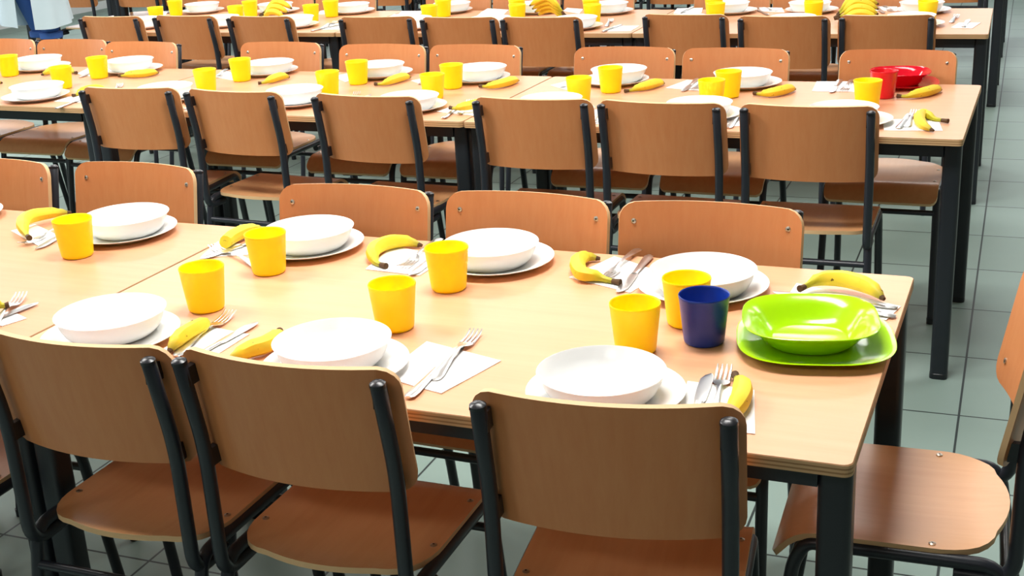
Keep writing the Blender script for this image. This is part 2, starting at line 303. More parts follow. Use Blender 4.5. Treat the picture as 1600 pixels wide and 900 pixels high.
BANANAS = [["1f",4,[[-1.956,0.619],[-2.027,0.679],[-2.062,0.738],[-2.045,0.788],[-2.013,0.835]]],["1f",3,[[-1.483,0.759],[-1.465,0.692],[-1.47,0.721],[-1.469,0.772],[-1.457,0.839]]],["1f",2,[[-1.035,0.64],[-1.07,0.659],[-1.097,0.703],[-1.097,0.755],[-1.067,0.791],[-1.024,0.795]]],["1f",1,[[-0.526,0.649],[-0.575,0.662],[-0.608,0.659],[-0.638,0.719],[-0.639,0.775],[-0.612,0.79]]],["1f",0,[[-0.181,0.662],[-0.157,0.702],[-0.11,0.709],[-0.06,0.68],[-0.026,0.644]]],["1n",2,[[-1.244,0.242],[-1.214,0.239],[-1.205,0.209],[-1.206,0.158],[-1.203,0.11]]],["1n",1,[[-1.058,0.249],[-1.039,0.217],[-1.03,0.164],[-1.051,0.128],[-1.069,0.093]]],["1n",0,[[-0.218,0.256],[-0.196,0.204],[-0.186,0.151],[-0.19,0.097],[-0.207,0.074]]],["1n",3,[[-1.661,0.222],[-1.674,0.211],[-1.698,0.194],[-1.746,0.202]]],["2f",7,[[-3.578,2.769],[-3.676,2.81],[-3.703,2.759],[-3.717,2.711]]],["2f",6,[[-3.323,2.723],[-3.245,2.714],[-3.195,2.733],[-3.187,2.811]]],["2f",5,[[-2.579,2.616],[-2.548,2.646],[-2.539,2.718],[-2.525,2.762]]],["2f",4,[[-2.087,2.647],[-2.043,2.651],[-2.023,2.72],[-2.012,2.804]]],["2f",3,[[-1.657,2.647],[-1.596,2.627],[-1.563,2.681],[-1.553,2.775]]],["2f",2,[[-1.093,2.602],[-1.068,2.628],[-1.029,2.669],[-0.997,2.771]]],["2f",1,[[-0.647,2.612],[-0.594,2.583],[-0.555,2.621],[-0.525,2.705]]],["2f",0,[[-0.186,2.614],[-0.146,2.608],[-0.099,2.645],[-0.058,2.739]]],["2n",0,[[-0.008,2.246],[-0.045,2.268],[-0.082,2.301],[-0.089,2.235],[-0.073,2.157],[-0.04,2.118]]],["2n",6,[[-3.209,2.295],[-3.201,2.349],[-3.175,2.392],[-3.123,2.397]]],["2n",5,[[-2.644,2.221],[-2.621,2.235],[-2.6,2.287],[-2.577,2.326]]],["2n",3,[[-1.581,2.207],[-1.53,2.192],[-1.493,2.229],[-1.472,2.308]]],["2f",8,[[-3.955,2.613],[-3.831,2.532],[-3.775,2.507],[-3.759,2.524]]]]
NAPKINS = [["1f",4,[[-2.094,0.708],[-1.923,0.612],[-1.911,0.682],[-2.072,0.769]]],["1f",3,[[-1.487,0.623],[-1.391,0.663],[-1.411,0.731],[-1.518,0.738]]],["1f",2,[[-1.08,0.631],[-0.948,0.618],[-0.939,0.743],[-1.096,0.798]]],["1f",1,[[-0.642,0.675],[-0.496,0.614],[-0.468,0.747],[-0.593,0.827]]],["1f",0,[[-0.202,0.682],[-0.015,0.576],[0.003,0.655],[-0.199,0.74]]],["1n",1,[[-0.776,0.282],[-0.613,0.231],[-0.656,0.079],[-0.783,0.116]]],["1n",2,[[-1.236,0.255],[-1.115,0.234],[-1.117,0.13],[-1.23,0.121]]],["1n",0,[[-0.288,0.226],[-0.179,0.218],[-0.148,0.064],[-0.27,0.058]]],["1n",3,[[-1.641,0.219],[-1.603,0.202],[-1.621,0.154],[-1.694,0.176]]],["2n",0,[[-0.196,2.28],[-0.039,2.3],[-0.017,2.144],[-0.177,2.13]]],["2f",0,[[-0.48,2.882],[-0.36,2.893],[-0.327,2.707],[-0.469,2.704]]],["2f",1,[[-0.938,2.871],[-0.845,2.836],[-0.829,2.667],[-0.976,2.712]]],["2f",2,[[-1.379,2.8],[-1.293,2.756],[-1.28,2.608],[-1.408,2.72]]],["2f",3,[[-1.989,2.758],[-1.952,2.83],[-1.834,2.758],[-1.858,2.65]]],["2f",4,[[-2.364,2.823],[-2.332,2.899],[-2.24,2.805],[-2.244,2.707]]],["2f",5,[[-2.883,2.764],[-2.941,2.927],[-2.794,2.816],[-2.751,2.703]]],["2f",6,[[-3.588,2.781],[-3.649,2.955],[-3.504,2.868],[-3.472,2.729]]],["2n",2,[[-1.115,2.301],[-1.075,2.348],[-0.989,2.137],[-1.036,2.092]]],["2n",1,[[-0.667,2.296],[-0.604,2.364],[-0.545,2.159],[-0.63,2.111]]],["2n",3,[[-1.637,2.216],[-1.622,2.282],[-1.486,2.277],[-1.46,2.165]]],["2n",5,[[-2.577,2.122],[-2.637,2.255],[-2.537,2.231],[-2.455,2.092]]],["2n",6,[[-3.231,2.212],[-3.238,2.301],[-3.162,2.335],[-3.081,2.204]]],["3n",0,[[-0.086,4.354],[0.006,4.354],[-0.023,4.179],[-0.11,4.197]]],["3f",1,[[-1.05,4.764],[-1.066,4.911],[-0.949,4.882],[-0.907,4.712]]],["3f",2,[[-1.452,4.676],[-1.483,4.875],[-1.354,4.896],[-1.315,4.698]]],["3f",0,[[-0.503,4.773],[-0.51,4.917],[-0.398,4.913],[-0.382,4.747]]],["3f",3,[[-2.073,4.79],[-2.096,4.92],[-1.988,4.864],[-1.95,4.686]]],["3n",3,[[-1.606,4.059],[-1.629,4.247],[-1.506,4.247],[-1.499,4.081]]],["3n",6,[[-3.151,4.101],[-3.225,4.333],[-3.106,4.309],[-3.009,4.102]]],["3f",6,[[-3.48,4.69],[-3.549,4.827],[-3.53,4.882],[-3.422,4.689]]],["3f",5,[[-2.966,4.629],[-3.025,4.814],[-2.898,4.81],[-2.819,4.601]]],["3f",4,[[-2.519,4.723],[-2.55,4.908],[-2.404,4.85],[-2.349,4.619]]],["3n",5,[[-2.967,4.478],[-3.007,4.681],[-2.901,4.653],[-2.811,4.404]]],["3n",4,[[-2.458,4.474],[-2.508,4.697],[-2.38,4.67],[-2.279,4.356]]],["3f",8,[[-4.534,4.653],[-4.658,4.855],[-4.585,4.824],[-4.46,4.624]]]]
CUTLERY = [["fork","1f",4,-1.968,0.602,-1.59],["knife","1f",4,-1.91,0.589,-1.378],["fork","1f",3,-1.499,0.692,2.62],["knife","1f",3,-1.474,0.607,-1.905],["fork","1f",2,-1.0,0.644,-1.521],["knife","1f",2,-0.961,0.606,-1.528],["fork","1f",1,-0.566,0.663,-1.623],["knife","1f",1,-0.515,0.604,-1.553],["knife","1f",0,-0.234,0.671,2.998],["fork","1f",0,-0.217,0.62,3.023],["fork","1n",1,-0.704,0.34,1.645],["knife","1n",1,-0.705,0.279,1.601],["fork","1n",2,-1.209,0.32,1.696],["knife","1n",2,-1.133,0.288,1.5],["knife","1n",0,-0.261,0.258,1.666],["fork","1n",0,-0.241,0.288,1.693],["fork","1n",3,-1.709,0.31,2.012],["knife","1n",3,-1.644,0.278,1.437],["knife","2n",0,-0.122,2.379,1.495],["fork","2n",0,-0.112,2.39,1.549],["knife","2f",0,-0.401,2.672,-1.562],["fork","2f",0,-0.367,2.698,-1.596],["knife","2f",1,-0.897,2.644,-1.545],["fork","2f",1,-0.865,2.659,-1.534],["knife","2f",3,-1.917,2.681,-1.484],["knife","2f",2,-1.352,2.671,-1.863],["fork","2f",5,-2.845,2.736,-1.15],["knife","2f",6,-3.5,2.694,-1.335],["fork","2n",3,-1.582,2.384,1.8],["knife","2n",3,-1.594,2.337,1.716],["fork","2n",4,-2.076,2.485,1.883],["knife","2n",4,-2.017,2.467,1.853],["fork","2n",2,-1.071,2.334,1.728],["knife","2n",2,-1.086,2.332,1.733],["fork","2n",1,-0.613,2.308,1.532],["fork","2n",5,-3.18,2.547,2.093],["knife","2n",5,-2.624,2.352,1.78],["knife","2n",6,-3.14,2.308,1.718],["knife","3n",0,-0.05,4.434,1.529],["fork","3n",0,-0.105,4.562,1.515],["knife","3f",2,-1.412,4.68,-1.569],["fork","3f",1,-0.936,4.737,-0.734],["knife","3f",1,-0.963,4.598,-1.135],["knife","3f",0,-0.435,4.656,-1.328],["fork","3f",0,-0.407,4.724,-1.305],["fork","3n",3,-1.699,4.424,1.764],["knife","3n",3,-1.6,4.268,1.473],["knife","3n",6,-3.111,4.264,1.387],["fork","3n",6,-3.193,4.359,1.84],["fork","3f",8,-4.568,4.801,2.369]]

# ---------------------------------------------------------------- chairs
def seat_mesh():
    bm = bmesh.new(); nu, nv = 20, 16; W2 = .181; T = .011
    us = [math.sin(PI / 2 * (2 * i / nu - 1)) for i in range(nu + 1)]
    top, bot = [], []
    for u in us:
        au = abs(u)
        yr = .004 + .022 * (au / .6) ** 2 if au < .6 else .026 + .085 * (1 - math.sqrt(max(0, 1 - ((au - .6) / .4) ** 2)))
        yf = .402 if au < .88 else .402 - .022 * (1 - math.sqrt(max(0, 1 - ((au - .88) / .12) ** 2)))
        rt, rb = [], []
        for j in range(nv + 1):
            t = j / nv; y = yr + (yf - yr) * t
            wid = W2 * (1 - .04 * max(0, (.12 - y) / .12))
            z = .456 - .007 * (1 - u * u) * math.sin(PI * min(1, max(0, (y - .02) / .3))) + .006 * max(0, 1 - y / .05)
            f = max(0, (y - .31) / .092); z -= .052 * f * f; yy = y - .018 * f * f
            nx, nz = (1.1 * f * .6), 1.0; l = math.hypot(nx, nz)
            rt.append(bm.verts.new((wid * u, yy, z))); rb.append(bm.verts.new((wid * u, yy - T * nx / l, z - T * nz / l)))
        top.append(rt); bot.append(rb)
    for i in range(nu):
        for j in range(nv):
            bm.faces.new((top[i][j], top[i + 1][j], top[i + 1][j + 1], top[i][j + 1])); bm.faces.new((bot[i][j], bot[i][j + 1], bot[i + 1][j + 1], bot[i + 1][j]))
        for j in (0, nv):
            f = bm.faces.new((top[i][j], bot[i][j], bot[i + 1][j], top[i + 1][j])); f.material_index = 1
    for i in (0, nu):
        for j in range(nv):
            f = bm.faces.new((top[i][j], top[i][j + 1], bot[i][j + 1], bot[i][j])); f.material_index = 1
    return bm
BW, BZ0, BZ1 = .193, .612, .838
def board_y(x, z): return .035 - .18 * max(-.04, z - .655) - .038 * (1 - (x / BW) ** 2)
def board_mesh():
    bm = bmesh.new(); nu, nv = 22, 10; T = .0095; R = .034; fr, bk = [], []
    us = [math.sin(PI / 2 * (2 * i / nu - 1)) * BW for i in range(nu + 1)]
    for x in us:
        ax = abs(x); d = max(0, ax - (BW - R)); cut = R - math.sqrt(max(0, R * R - d * d))
        a, b = [], []
        for j in range(nv + 1):
            t = j / nv; z = BZ0 + cut + (BZ1 - BZ0 - 2 * cut) * t
            y = board_y(x, z); nx = -2 * .038 * x / BW ** 2; l = math.hypot(nx, 1)
            a.append(bm.verts.new((x, y, z))); b.append(bm.verts.new((x - T * nx / l * -1 * -1, y - T / l, z - .0018)))
        fr.append(a); bk.append(b)
    for i in range(nu):
        for j in range(nv):
            bm.faces.new((fr[i][j], fr[i + 1][j], fr[i + 1][j + 1], fr[i][j + 1])); bm.faces.new((bk[i][j], bk[i][j + 1], bk[i + 1][j + 1], bk[i + 1][j]))
        for j in (0, nv):
            f = bm.faces.new((fr[i][j], bk[i][j], bk[i + 1][j], fr[i + 1][j])); f.material_index = 1
    for i in (0, nu):
        for j in range(nv):
            f = bm.faces.new((fr[i][j], fr[i][j + 1], bk[i][j + 1], bk[i][j])); f.material_index = 1
    return bm
def disc(bm, c, nrm, r=.006, h=.0025, n=12):
    c = Vector(c); nrm = Vector(nrm).normalized()
    tube(bm, [c - nrm * h, c + nrm * h * .4, c + nrm * h], [r, r, r * .55], n)
    tube(bm, [c + nrm * h * .9, c + nrm * (h * 1.02)], [r * .35, r * .35], 6, True, 1)
def make_chair(detail=True):
    root = empty('dining_chair')
    mk('seat', seat_mesh(), [M['seat'], M['ply']], root)
    mk('backrest', board_mesh(), [M['board'], M['ply']], root)
    seat, back = root.children[0], root.children[1]
    for s in (-1, 1):
        x = s * .176; xr = s * .178
        bm = bmesh.new(); r = .0125
        P = smooth_path([(x, -.037, .818), (x, -.004, .655), (x, -.002, .412), (x, .09, .414)], .05, 7)
        top = P[0] + Vector((0, -.0006, .004)); tube(bm, [top + Vector((0, -.0008, .003)), top + Vector((0, -.0004, .0015))] + P, [.004, .008] + [r] * len(P), 12)
        post = mk('back_post', bm, M['frame'], root)
        if detail:
            bm = bmesh.new(); tube(bm, [(x, -.0374, .8185), (x, -.0382, .824), (x, -.0386, .8275)], [.0132, .0126, .007], 12); mk('end_cap', bm, M['cap'], post)
            for z in (.795, .638):
                bm = bmesh.new(); yb = board_y(x, z) - .0095; yp = (-.037 + (.818 - z) * .2025 if z > .655 else -.003)
                xi = s * (.176 - .012); box(bm, min(xi, x), max(xi, x), yp - .004, max(yb, yp + .004) + .0005, z - .016, z + .016); mk('spacer', bm, M['cap'], post, False)
        bm = bmesh.new(); tube(bm, smooth_path([(s * .187, -.055, .012), (xr, .018, .436), (xr, .10, .4365)], .035, 6), .012, 12); leg = mk('leg', bm, M['frame'], root)
        bm = bmesh.new(); tube(bm, [(s * .187, -.055, 0), (s * .187, -.055, .02)], [.013, .0135], 12); mk('foot_cap', bm, M['cap'], leg)
        bm = bmesh.new(); tube(bm, [(xr, .095, .4365), (xr, .30, .4365)], .012, 12); mk('seat_rail', bm, M['frame'], root)
        bm = bmesh.new(); tube(bm, smooth_path([(s * .185, .40, .012), (xr, .345, .40), (xr, .325, .4365), (xr, .295, .4365)], .03, 6), .012, 12); leg = mk('leg', bm, M['frame'], root)
        bm = bmesh.new(); tube(bm, [(s * .185, .40, 0), (s * .185, .40, .02)], [.013, .0135], 12); mk('foot_cap', bm, M['cap'], leg)
        if detail:
            for z in (.797, .655):
                bm = bmesh.new(); xs = s * .164; disc(bm, (xs, board_y(xs, z), z), (0, 1, .2)); mk('screw', bm, [M['screw'], M['cap']], back)
            for y in (.125, .285):
                bm = bmesh.new(); disc(bm, (s * .165, y, .4555), (0, 0, 1)); mk('screw', bm, [M['screw'], M['cap']], seat)
    for y, xx in ((.0055, .1755), (.3505, .1745)):
        bm = bmesh.new(); tube(bm, [(-xx - .005, y, .365), (xx + .005, y, .365)], .009, 10); mk('stretcher', bm, M['frame'], root)
    return root
chair = make_chair(True); freeze(chair)
far_chair = make_chair(False); freeze(far_chair)
SN = {'n': 'near side', 'f': 'far side'}
used = {'a': False, 'b': False}
def put_chair(x, y, rz, label, group, far=False):
    key = 'b' if far else 'a'; src = far_chair if far else chair
    c = dup(src) if used[key] else src
    used[key] = True
    c.location = (x, y, 0); c.rotation_euler = (0, 0, rz); tag(c, label, 'chair', group)
    return c
for (k, i, x, y, rz) in CHAIRS:
    if k == '1n' and i == 3: lab = 'wooden chair cut off by the left frame edge, near side of front table row'
    elif k[1] == 'n': lab = 'wooden chair with back to camera, near side of %s, %s' % (RN[k[0]], ORD[i])
    else: lab = 'wooden chair facing camera, far side of %s, %s' % (RN[k[0]], ORD[i])
    put_chair(x, y, rz, lab, 'chairs on the %s of the %s' % (SN[k[1]], RN[k[0]]))
put_chair(.216, .487, PI / 2 + .03, 'wooden chair at the right end of the front table, empty seat in view', 'chair at the table end')
i = 0
for x, y in [(q, 6.105) for q in (-.23, -.785, -1.19, -1.80, -2.25, -2.7, -3.32, -3.80, -4.25, -4.87, -5.37, -5.78)] + [(-6.35, 6.105)]:
    o = put_chair(x, y, random.uniform(-.02, .02), 'wooden chair seen through gaps, near side of fourth table row, %s' % ORD[i], 'chairs on the near side of the fourth table row', True)
    i += 1
for i, x in enumerate((-.25, -.75, -1.17, -1.78, -2.25, -2.7, -3.3, -3.8, -4.22, -4.87, -5.3, -5.75, -6.42)):
    put_chair(x, 7.06 + random.uniform(-.02, .02), PI + random.uniform(-.02, .02), 'wooden chair on the far side of the fourth table row, %s' % ORD[i], 'chairs on the far side of the fourth table row', True)
for i, x in enumerate((-.25, -.75, -1.17, -1.78, -2.25, -2.7, -3.3, -3.8, -4.22, -4.87, -5.3, -5.75, -6.42)):
    put_chair(x, 7.855 + random.uniform(-.02, .0), random.uniform(-.02, .02), 'wooden chair on the near side of the fifth table row, %s' % ORD[i], 'chairs on the near side of the fifth table row', True)

# ---------------------------------------------------------------- tableware
def bowl_mesh(shape=None, s=1.0, h=.0455):
    R = .102 * s
    prof = [(0, .0045), (.05 * s, .0045), (.068 * s, .007), (.081 * s, .014), (.091 * s, .028), (.0965 * s, h - .004), (R - .0022, h), (R, h - .001), (R - .0008, h - .0032), (.0965 * s, h - .008), (.0945 * s, .028), (.087 * s, .013), (.078 * s, .004), (.072 * s, .0002), (.066 * s, 0), (.062 * s, .002), (0, .002)]
    bm = bmesh.new(); lathe(bm, prof, 56, shape=shape); return bm
def plate_mesh(shape=None, s=1.0):
    prof = [(0, .0035), (.084 * s, .0035), (.092 * s, .0055), (.102 * s, .0105), (.122 * s, .0165), (.126 * s, .0172), (.1262 * s, .0162), (.122 * s, .0142), (.101 * s, .0075), (.090 * s, .002), (.084 * s, 0), (.078 * s, 0), (.074 * s, .0012), (0, .0012)]
    bm = bmesh.new(); lathe(bm, prof, 64, shape=shape); return bm
def cup_mesh():
    prof = [(0, .004), (.031, .004), (.0335, .007), (.0418, .085), (.0428, .0875), (.0435, .088), (.0442, .0868), (.0439, .083), (.0432, .0815), (.0355, .008), (.0345, .003), (.032, .0005), (.029, 0), (.027, .0015), (0, .0015)]
    bm = bmesh.new(); lathe(bm, prof, 44); return bm
def once(proto):
    st = {'n': 0}
    def f():
        st['n'] += 1
        return proto if st['n'] == 1 else dup(proto)
    return f
pb = mk('bowl', bowl_mesh(), M['china']); freeze(pb); new_bowl = once(pb)
pp = mk('plate', plate_mesh(), M['china']); freeze(pp); new_plate = once(pp)
pc = mk('cup', cup_mesh(), M['yellow']); freeze(pc); new_cup = once(pc)
OR2 = ['the rightmost', 'the second from right', 'the third from right', 'the fourth from right', 'the fifth from right', 'the sixth from right', 'the seventh from right', 'the eighth from right', 'the ninth from right']
SH = {'1': 'front table row', '2': 'second table row', '3': 'third table row'}
def where(k, i): return '%s, %s of %s' % (OR2[i][4:], SN[k[1]], SH[k[0]])
NAPUNDER = set((K, I) for K, I, x, y in PLATES for (k, i, q) in NAPKINS if K[0] == k[0] and any(math.hypot(a * u + c * (1 - u) - x, b * u + d * (1 - u) - y) < .09 for (a, b), (c, d) in zip(q, q[1:] + q[:1]) for u in (0, .25, .5, .75)))
for (k, i, x, y) in PLATES:
    o = new_plate(); o.location = (x, y, TH + (.0026 if (k, i) in NAPUNDER else .0003)); o.rotation_euler = (0, 0, random.uniform(0, 6)); tag(o, 'white flat plate under a bowl, %s' % where(k, i), 'plate', 'white dinner plates')
for (k, i, x, y) in BOWLS:
    px, py = [(q[2], q[3]) for q in PLATES if q[0] == k and q[1] == i][0]
    off = math.hypot(x - px, y - py); z = TH + .0041 + (.0023 if (k, i) in NAPUNDER else 0) + max(0, off - .012) * .28
    o = new_bowl(); o.location = (x, y, z); o.rotation_euler = (0, 0, random.uniform(0, 6)); tag(o, 'white deep bowl stacked on a plate, %s' % where(k, i), 'bowl', 'white soup bowls')
for (k, i, col, x, y) in CUPS:
    if col == 'yellow':
        o = new_cup(); tag(o, 'yellow plastic cup, %s' % where(k, i), 'cup', 'yellow plastic cups')
    else:
        o = mk('cup', cup_mesh(), M['blue' if col == 'blue' else 'red'])
        tag(o, 'dark blue plastic cup beside two yellow cups on the front table' if col == 'blue' else 'red plastic cup in front of the red bowl on the second table row', 'cup')
    o.location = (x, y, TH + .0003)
# squared sets in coloured plastic
def squarish(p):
    def f(a, r):
        q = min(1, max(0, (r - .06) / .05)); n = 2 + (p - 2) * q
        return (abs(math.cos(a)) ** n + abs(math.sin(a)) ** n) ** (-1 / n)
    return f
def colour_set(name, m, K, px, py, prz, bx, by, brz, word, n, where_):
    prof = [(0, .0035), (.070, .0035), (.082, .006), (.104, .014), (.1135, .0175), (.115, .0172), (.1135, .0158), (.102, .0115), (.080, .003), (.074, 0), (.068, 0), (.064, .0012), (0, .0012)]; prof = [(r * K, z) for r, z in prof]
    bm = bmesh.new(); lathe(bm, prof, 96, shape=squarish(n)); o = mk('plate', bm, m); o.location = (px, py, TH + .0003); o.rotation_euler = (0, 0, prz)
    tag(o, '%s squared plastic plate with rounded corners, %s' % (word, where_), 'plate')
    prof = [(0, .0045), (.054, .0045), (.060, .0072), (.070, .017), (.079, .030), (.086, .038), (.0965, .0450), (.0985, .0458), (.0995, .0452), (.0985, .0435), (.087, .0355), (.0805, .027), (.0715, .013), (.063, .003), (.057, 0), (.052, 0), (.049, .002), (0, .002)]; prof = [(r * K, z) for r, z in prof]
    bm = bmesh.new(); lathe(bm, prof, 96, shape=squarish(n)); o = mk('bowl', bm, m); o.location = (bx, by, TH + .0050); o.rotation_euler = (0, 0, brz)
    tag(o, '%s squared plastic bowl with wide rim, %s' % (word, where_), 'bowl')
colour_set('lime', M['lime'], 1.14, -.118, .432, .20, -.128, .437, .20, 'lime green', 3.0, 'right end of the front table')
colour_set('red', M['red_clear'], 1.0, -.186, 2.830, .15, -.198, 2.836, .15, 'red', 3.0, 'right end of the second table row')

# ---------------------------------------------------------------- napkins
for (k, i, q) in NAPKINS:
    bm = bmesh.new(); n = 6; top, bot = [], []
    P = [Vector((a, b, 0)) for a, b in q]; c = sum(P, Vector()) / 4
    for u in range(n + 1):
        rt, rb = [], []
        for v in range(n + 1):
            s, t = u / n, v / n; p = (P[0] * (1 - s) + P[1] * s) * (1 - t) + (P[3] * (1 - s) + P[2] * s) * t
            z = .0012 + .0006 * math.sin(7 * s + 3 * i) * math.sin(5 * t)
            rt.append(bm.verts.new((p.x - c.x, p.y - c.y, z + .0004))); rb.append(bm.verts.new((p.x - c.x, p.y - c.y, .0001)))
        top.append(rt); bot.append(rb)
    for u in range(n):
        for v in range(n):
            bm.faces.new((top[u][v], top[u + 1][v], top[u + 1][v + 1], top[u][v + 1])); bm.faces.new((bot[u][v], bot[u][v + 1], bot[u + 1][v + 1], bot[u + 1][v]))
        for e in (0, n):
            bm.faces.new((top[u][e], bot[u][e], bot[u + 1][e], top[u + 1][e])); bm.faces.new((top[e][u], top[e][u + 1], bot[e][u + 1], bot[e][u]))
    o = mk('napkin', bm, M['paper'], None, False); o.location = (c.x, c.y, TH + .0002)
    tag(o, 'folded white paper napkin, %s' % where(k, i), 'napkin', 'white paper napkins')

# ---------------------------------------------------------------- cutlery
def ribbon(bm, st, th=.0016):
    """st: (y, half width, z, x)"""
    a = []
    for (y, w, z, x) in st:
        a.append([bm.verts.new((x - w, y, z)), bm.verts.new((x - w * .55, y, z + th * .55)), bm.verts.new((x + w * .55, y, z + th * .55)), bm.verts.new((x + w, y, z)), bm.verts.new((x + w * .5, y, z - th * .6)), bm.verts.new((x - w * .5, y, z - th * .6))])
    for p, q in zip(a, a[1:]):
        for k in range(6): bm.faces.new((p[k], p[(k + 1) % 6], q[(k + 1) % 6], q[k]))
    bm.faces.new(a[0][::-1]); bm.faces.new(a[-1])
def make_fork():
    root = empty('fork')
    bm = bmesh.new(); ribbon(bm, [(-.195, .004, .0015, 0), (-.192, .0085, .0018, 0), (-.18, .010, .003, 0), (-.15, .0075, .006, 0), (-.11, .0042, .010, 0), (-.085, .0036, .0095, 0), (-.072, .0045, .007, 0)], .0022); mk('handle', bm, M['steel'], root)
    bm = bmesh.new(); ribbon(bm, [(-.073, .0045, .007, 0), (-.064, .0095, .0045, 0), (-.055, .0122, .0028, 0), (-.047, .0125, .0024, 0)], .0018)
    for k in range(4):
        x = -.0102 + .0068 * k; ribbon(bm, [(-.048, .0024, .0024, x), (-.03, .0022, .0022, x), (-.012, .002, .005, x), (0, .001, .0085, x)], .0018)
    mk('tines', bm, M['steel'], root); return root
def make_knife():
    root = empty('knife')
    bm = bmesh.new(); ribbon(bm, [(-.21, .004, .003, 0), (-.206, .0085, .003, 0), (-.19, .0095, .003, 0), (-.15, .0075, .003, 0), (-.108, .0062, .003, 0), (-.1, .0068, .003, 0)], .0035); mk('handle', bm, M['steel'], root)
    bm = bmesh.new(); ribbon(bm, [(-.1, .0068, .0028, 0), (-.095, .0085, .0026, 0), (-.05, .0098, .0024, 0), (-.02, .0095, .0024, 0), (-.006, .006, .0024, .002), (0, .0015, .0024, .004)], .0011); mk('blade', bm, M['steel'], root); return root
pf = make_fork(); freeze(pf); new_fork = once(pf); pk = make_knife(); freeze(pk); new_knife = once(pk)
for (kind, k, i, x, y, a) in CUTLERY:
    o = new_fork() if kind == 'fork' else new_knife()
    o.location = (x, y, TH + .0022); o.rotation_euler = (0, 0, a - PI / 2); o.scale = (1.1, 1.12, 1)
    tag(o, 'stainless steel %s beside the plate, %s' % (kind, where(k, i)), kind, 'steel %ss' % kind)

# ---------------------------------------------------------------- bananas
def catmull(P, n=6):
    Q = [P[0] * 2 - P[1]] + P + [P[-1] * 2 - P[-2]]; out = []
    for i in range(1, len(Q) - 2):
        for k in range(n):
            t = k / n; a, b, c, d = Q[i - 1], Q[i], Q[i + 1], Q[i + 2]
            out.append(.5 * ((2 * b) + (c - a) * t + (2 * a - 5 * b + 4 * c - d) * t * t + (3 * b - a - 3 * c + d) * t ** 3))
    out.append(P[-1]); return out
def resample(P, n):
    L = [0]
    for a, b in zip(P, P[1:]): L.append(L[-1] + (b - a).length)
    out = []; j = 0
    for i in range(n + 1):
        s = L[-1] * i / n
        while j < len(P) - 2 and L[j + 1] < s: j += 1
        q = (s - L[j]) / max(1e-9, L[j + 1] - L[j]); out.append(P[j].lerp(P[j + 1], min(1, q)))
    return out
PROF = [(0, .0062), (.08, .0056), (.16, .0068), (.24, .0125), (.34, .0158), (.5, .0172), (.68, .0170), (.82, .0145), (.92, .0095), (.97, .0058), (1, .0045)]
def prof(t):
    for (a, ra), (b, rb) in zip(PROF, PROF[1:]):
        if t <= b: q = (t - a) / (b - a); q = q * q * (3 - 2 * q); return ra + (rb - ra) * q
    return PROF[-1][1]
def banana(P3, parent=None, R=1.0, lay=True, base=0.0):
    """P3: centre line from the stem to the tip; returns thing"""
    n = 26; P = resample(catmull([Vector(p) for p in P3]), n); rad = [prof(i / n) * R for i in range(n + 1)]
    c = P[n // 2].copy()
    if lay:
        for i, p in enumerate(P): p.z = base + rad[i] * .97
        c.z = 0
    root = empty('banana', (c.x, c.y, c.z)); 
    if parent: root.parent = parent
    bm = bmesh.new(); s, e = 2, n - 1; K = 10
    lay_ = bm.verts.layers.float.new('along')
    rings = tube(bm, [p - c for p in P[s:e + 1]], rad[s:e + 1], K)
    for j, ring in enumerate(rings):
        for kk, v in enumerate(ring):
            v[lay_] = (s + j) / n
            if kk % 2: # five soft ridges
                cc = P[s + j] - c; v.co = cc + (v.co - cc) * .965
    mk('peel', bm, M['peel'], root)
    bm = bmesh.new(); tube(bm, [p - c for p in P[:s + 1]], [rad[0] * 1.15, rad[1] * 1.05, rad[2] * 1.02], K); mk('stem', bm, M['stem'], root)
    bm = bmesh.new(); tube(bm, [p - c for p in P[e:]], [rad[e] * 1.01, rad[n] * .8], K); mk('tip', bm, M['stem'], root)
    return root
for (k, i, q) in BANANAS:
    o = banana([(a, b, TH) for a, b in q], R=.97, base=TH + (.012 if (k, i) in (('1f', 0), ('2n', 3), ('1n', 3), ('1f', 4)) else .0024)); tag(o, 'yellow banana lying by the setting, %s' % where(k, i), 'banana', 'single bananas on the tables')
def bunch(px, py, rz, n, label):
    root = empty('banana_bunch', (px, py, TH), rz)
    for j in range(n):
        a = j / max(1, n - 1); sp = (a - .5)
        lift = .016 + .021 * j * .9; yy = sp * .07
        pts = [(-.095, .0 + sp * .012, .022 + .004 * j), (-.065, sp * .03, lift + .002), (-.02, yy * .9, lift + .030 + .004 * j), (.035, yy, lift + .030), (.085, yy * 1.05, lift + .002)]
        b = banana(pts, root, .98, False)
        b.name = 'banana'
    bm = bmesh.new(); tube(bm, [(-.108, 0, .02), (-.092, 0, .026)], [.009, .012], 8); mk('crown', bm, M['stem'], root)
    tag(root, label, 'bananas', 'bunches of bananas on the third table row'); return root
bunch(-.515, 4.36, .1, 4, 'bunch of four bananas on the third table row, rightmost bunch')
bunch(-2.03, 4.44, PI - .2, 4, 'bunch of four bananas on the third table row, middle bunch')
bunch(-3.62, 4.47, -.1, 3, 'bunch of three greenish bananas on the third table row, leftmost bunch')

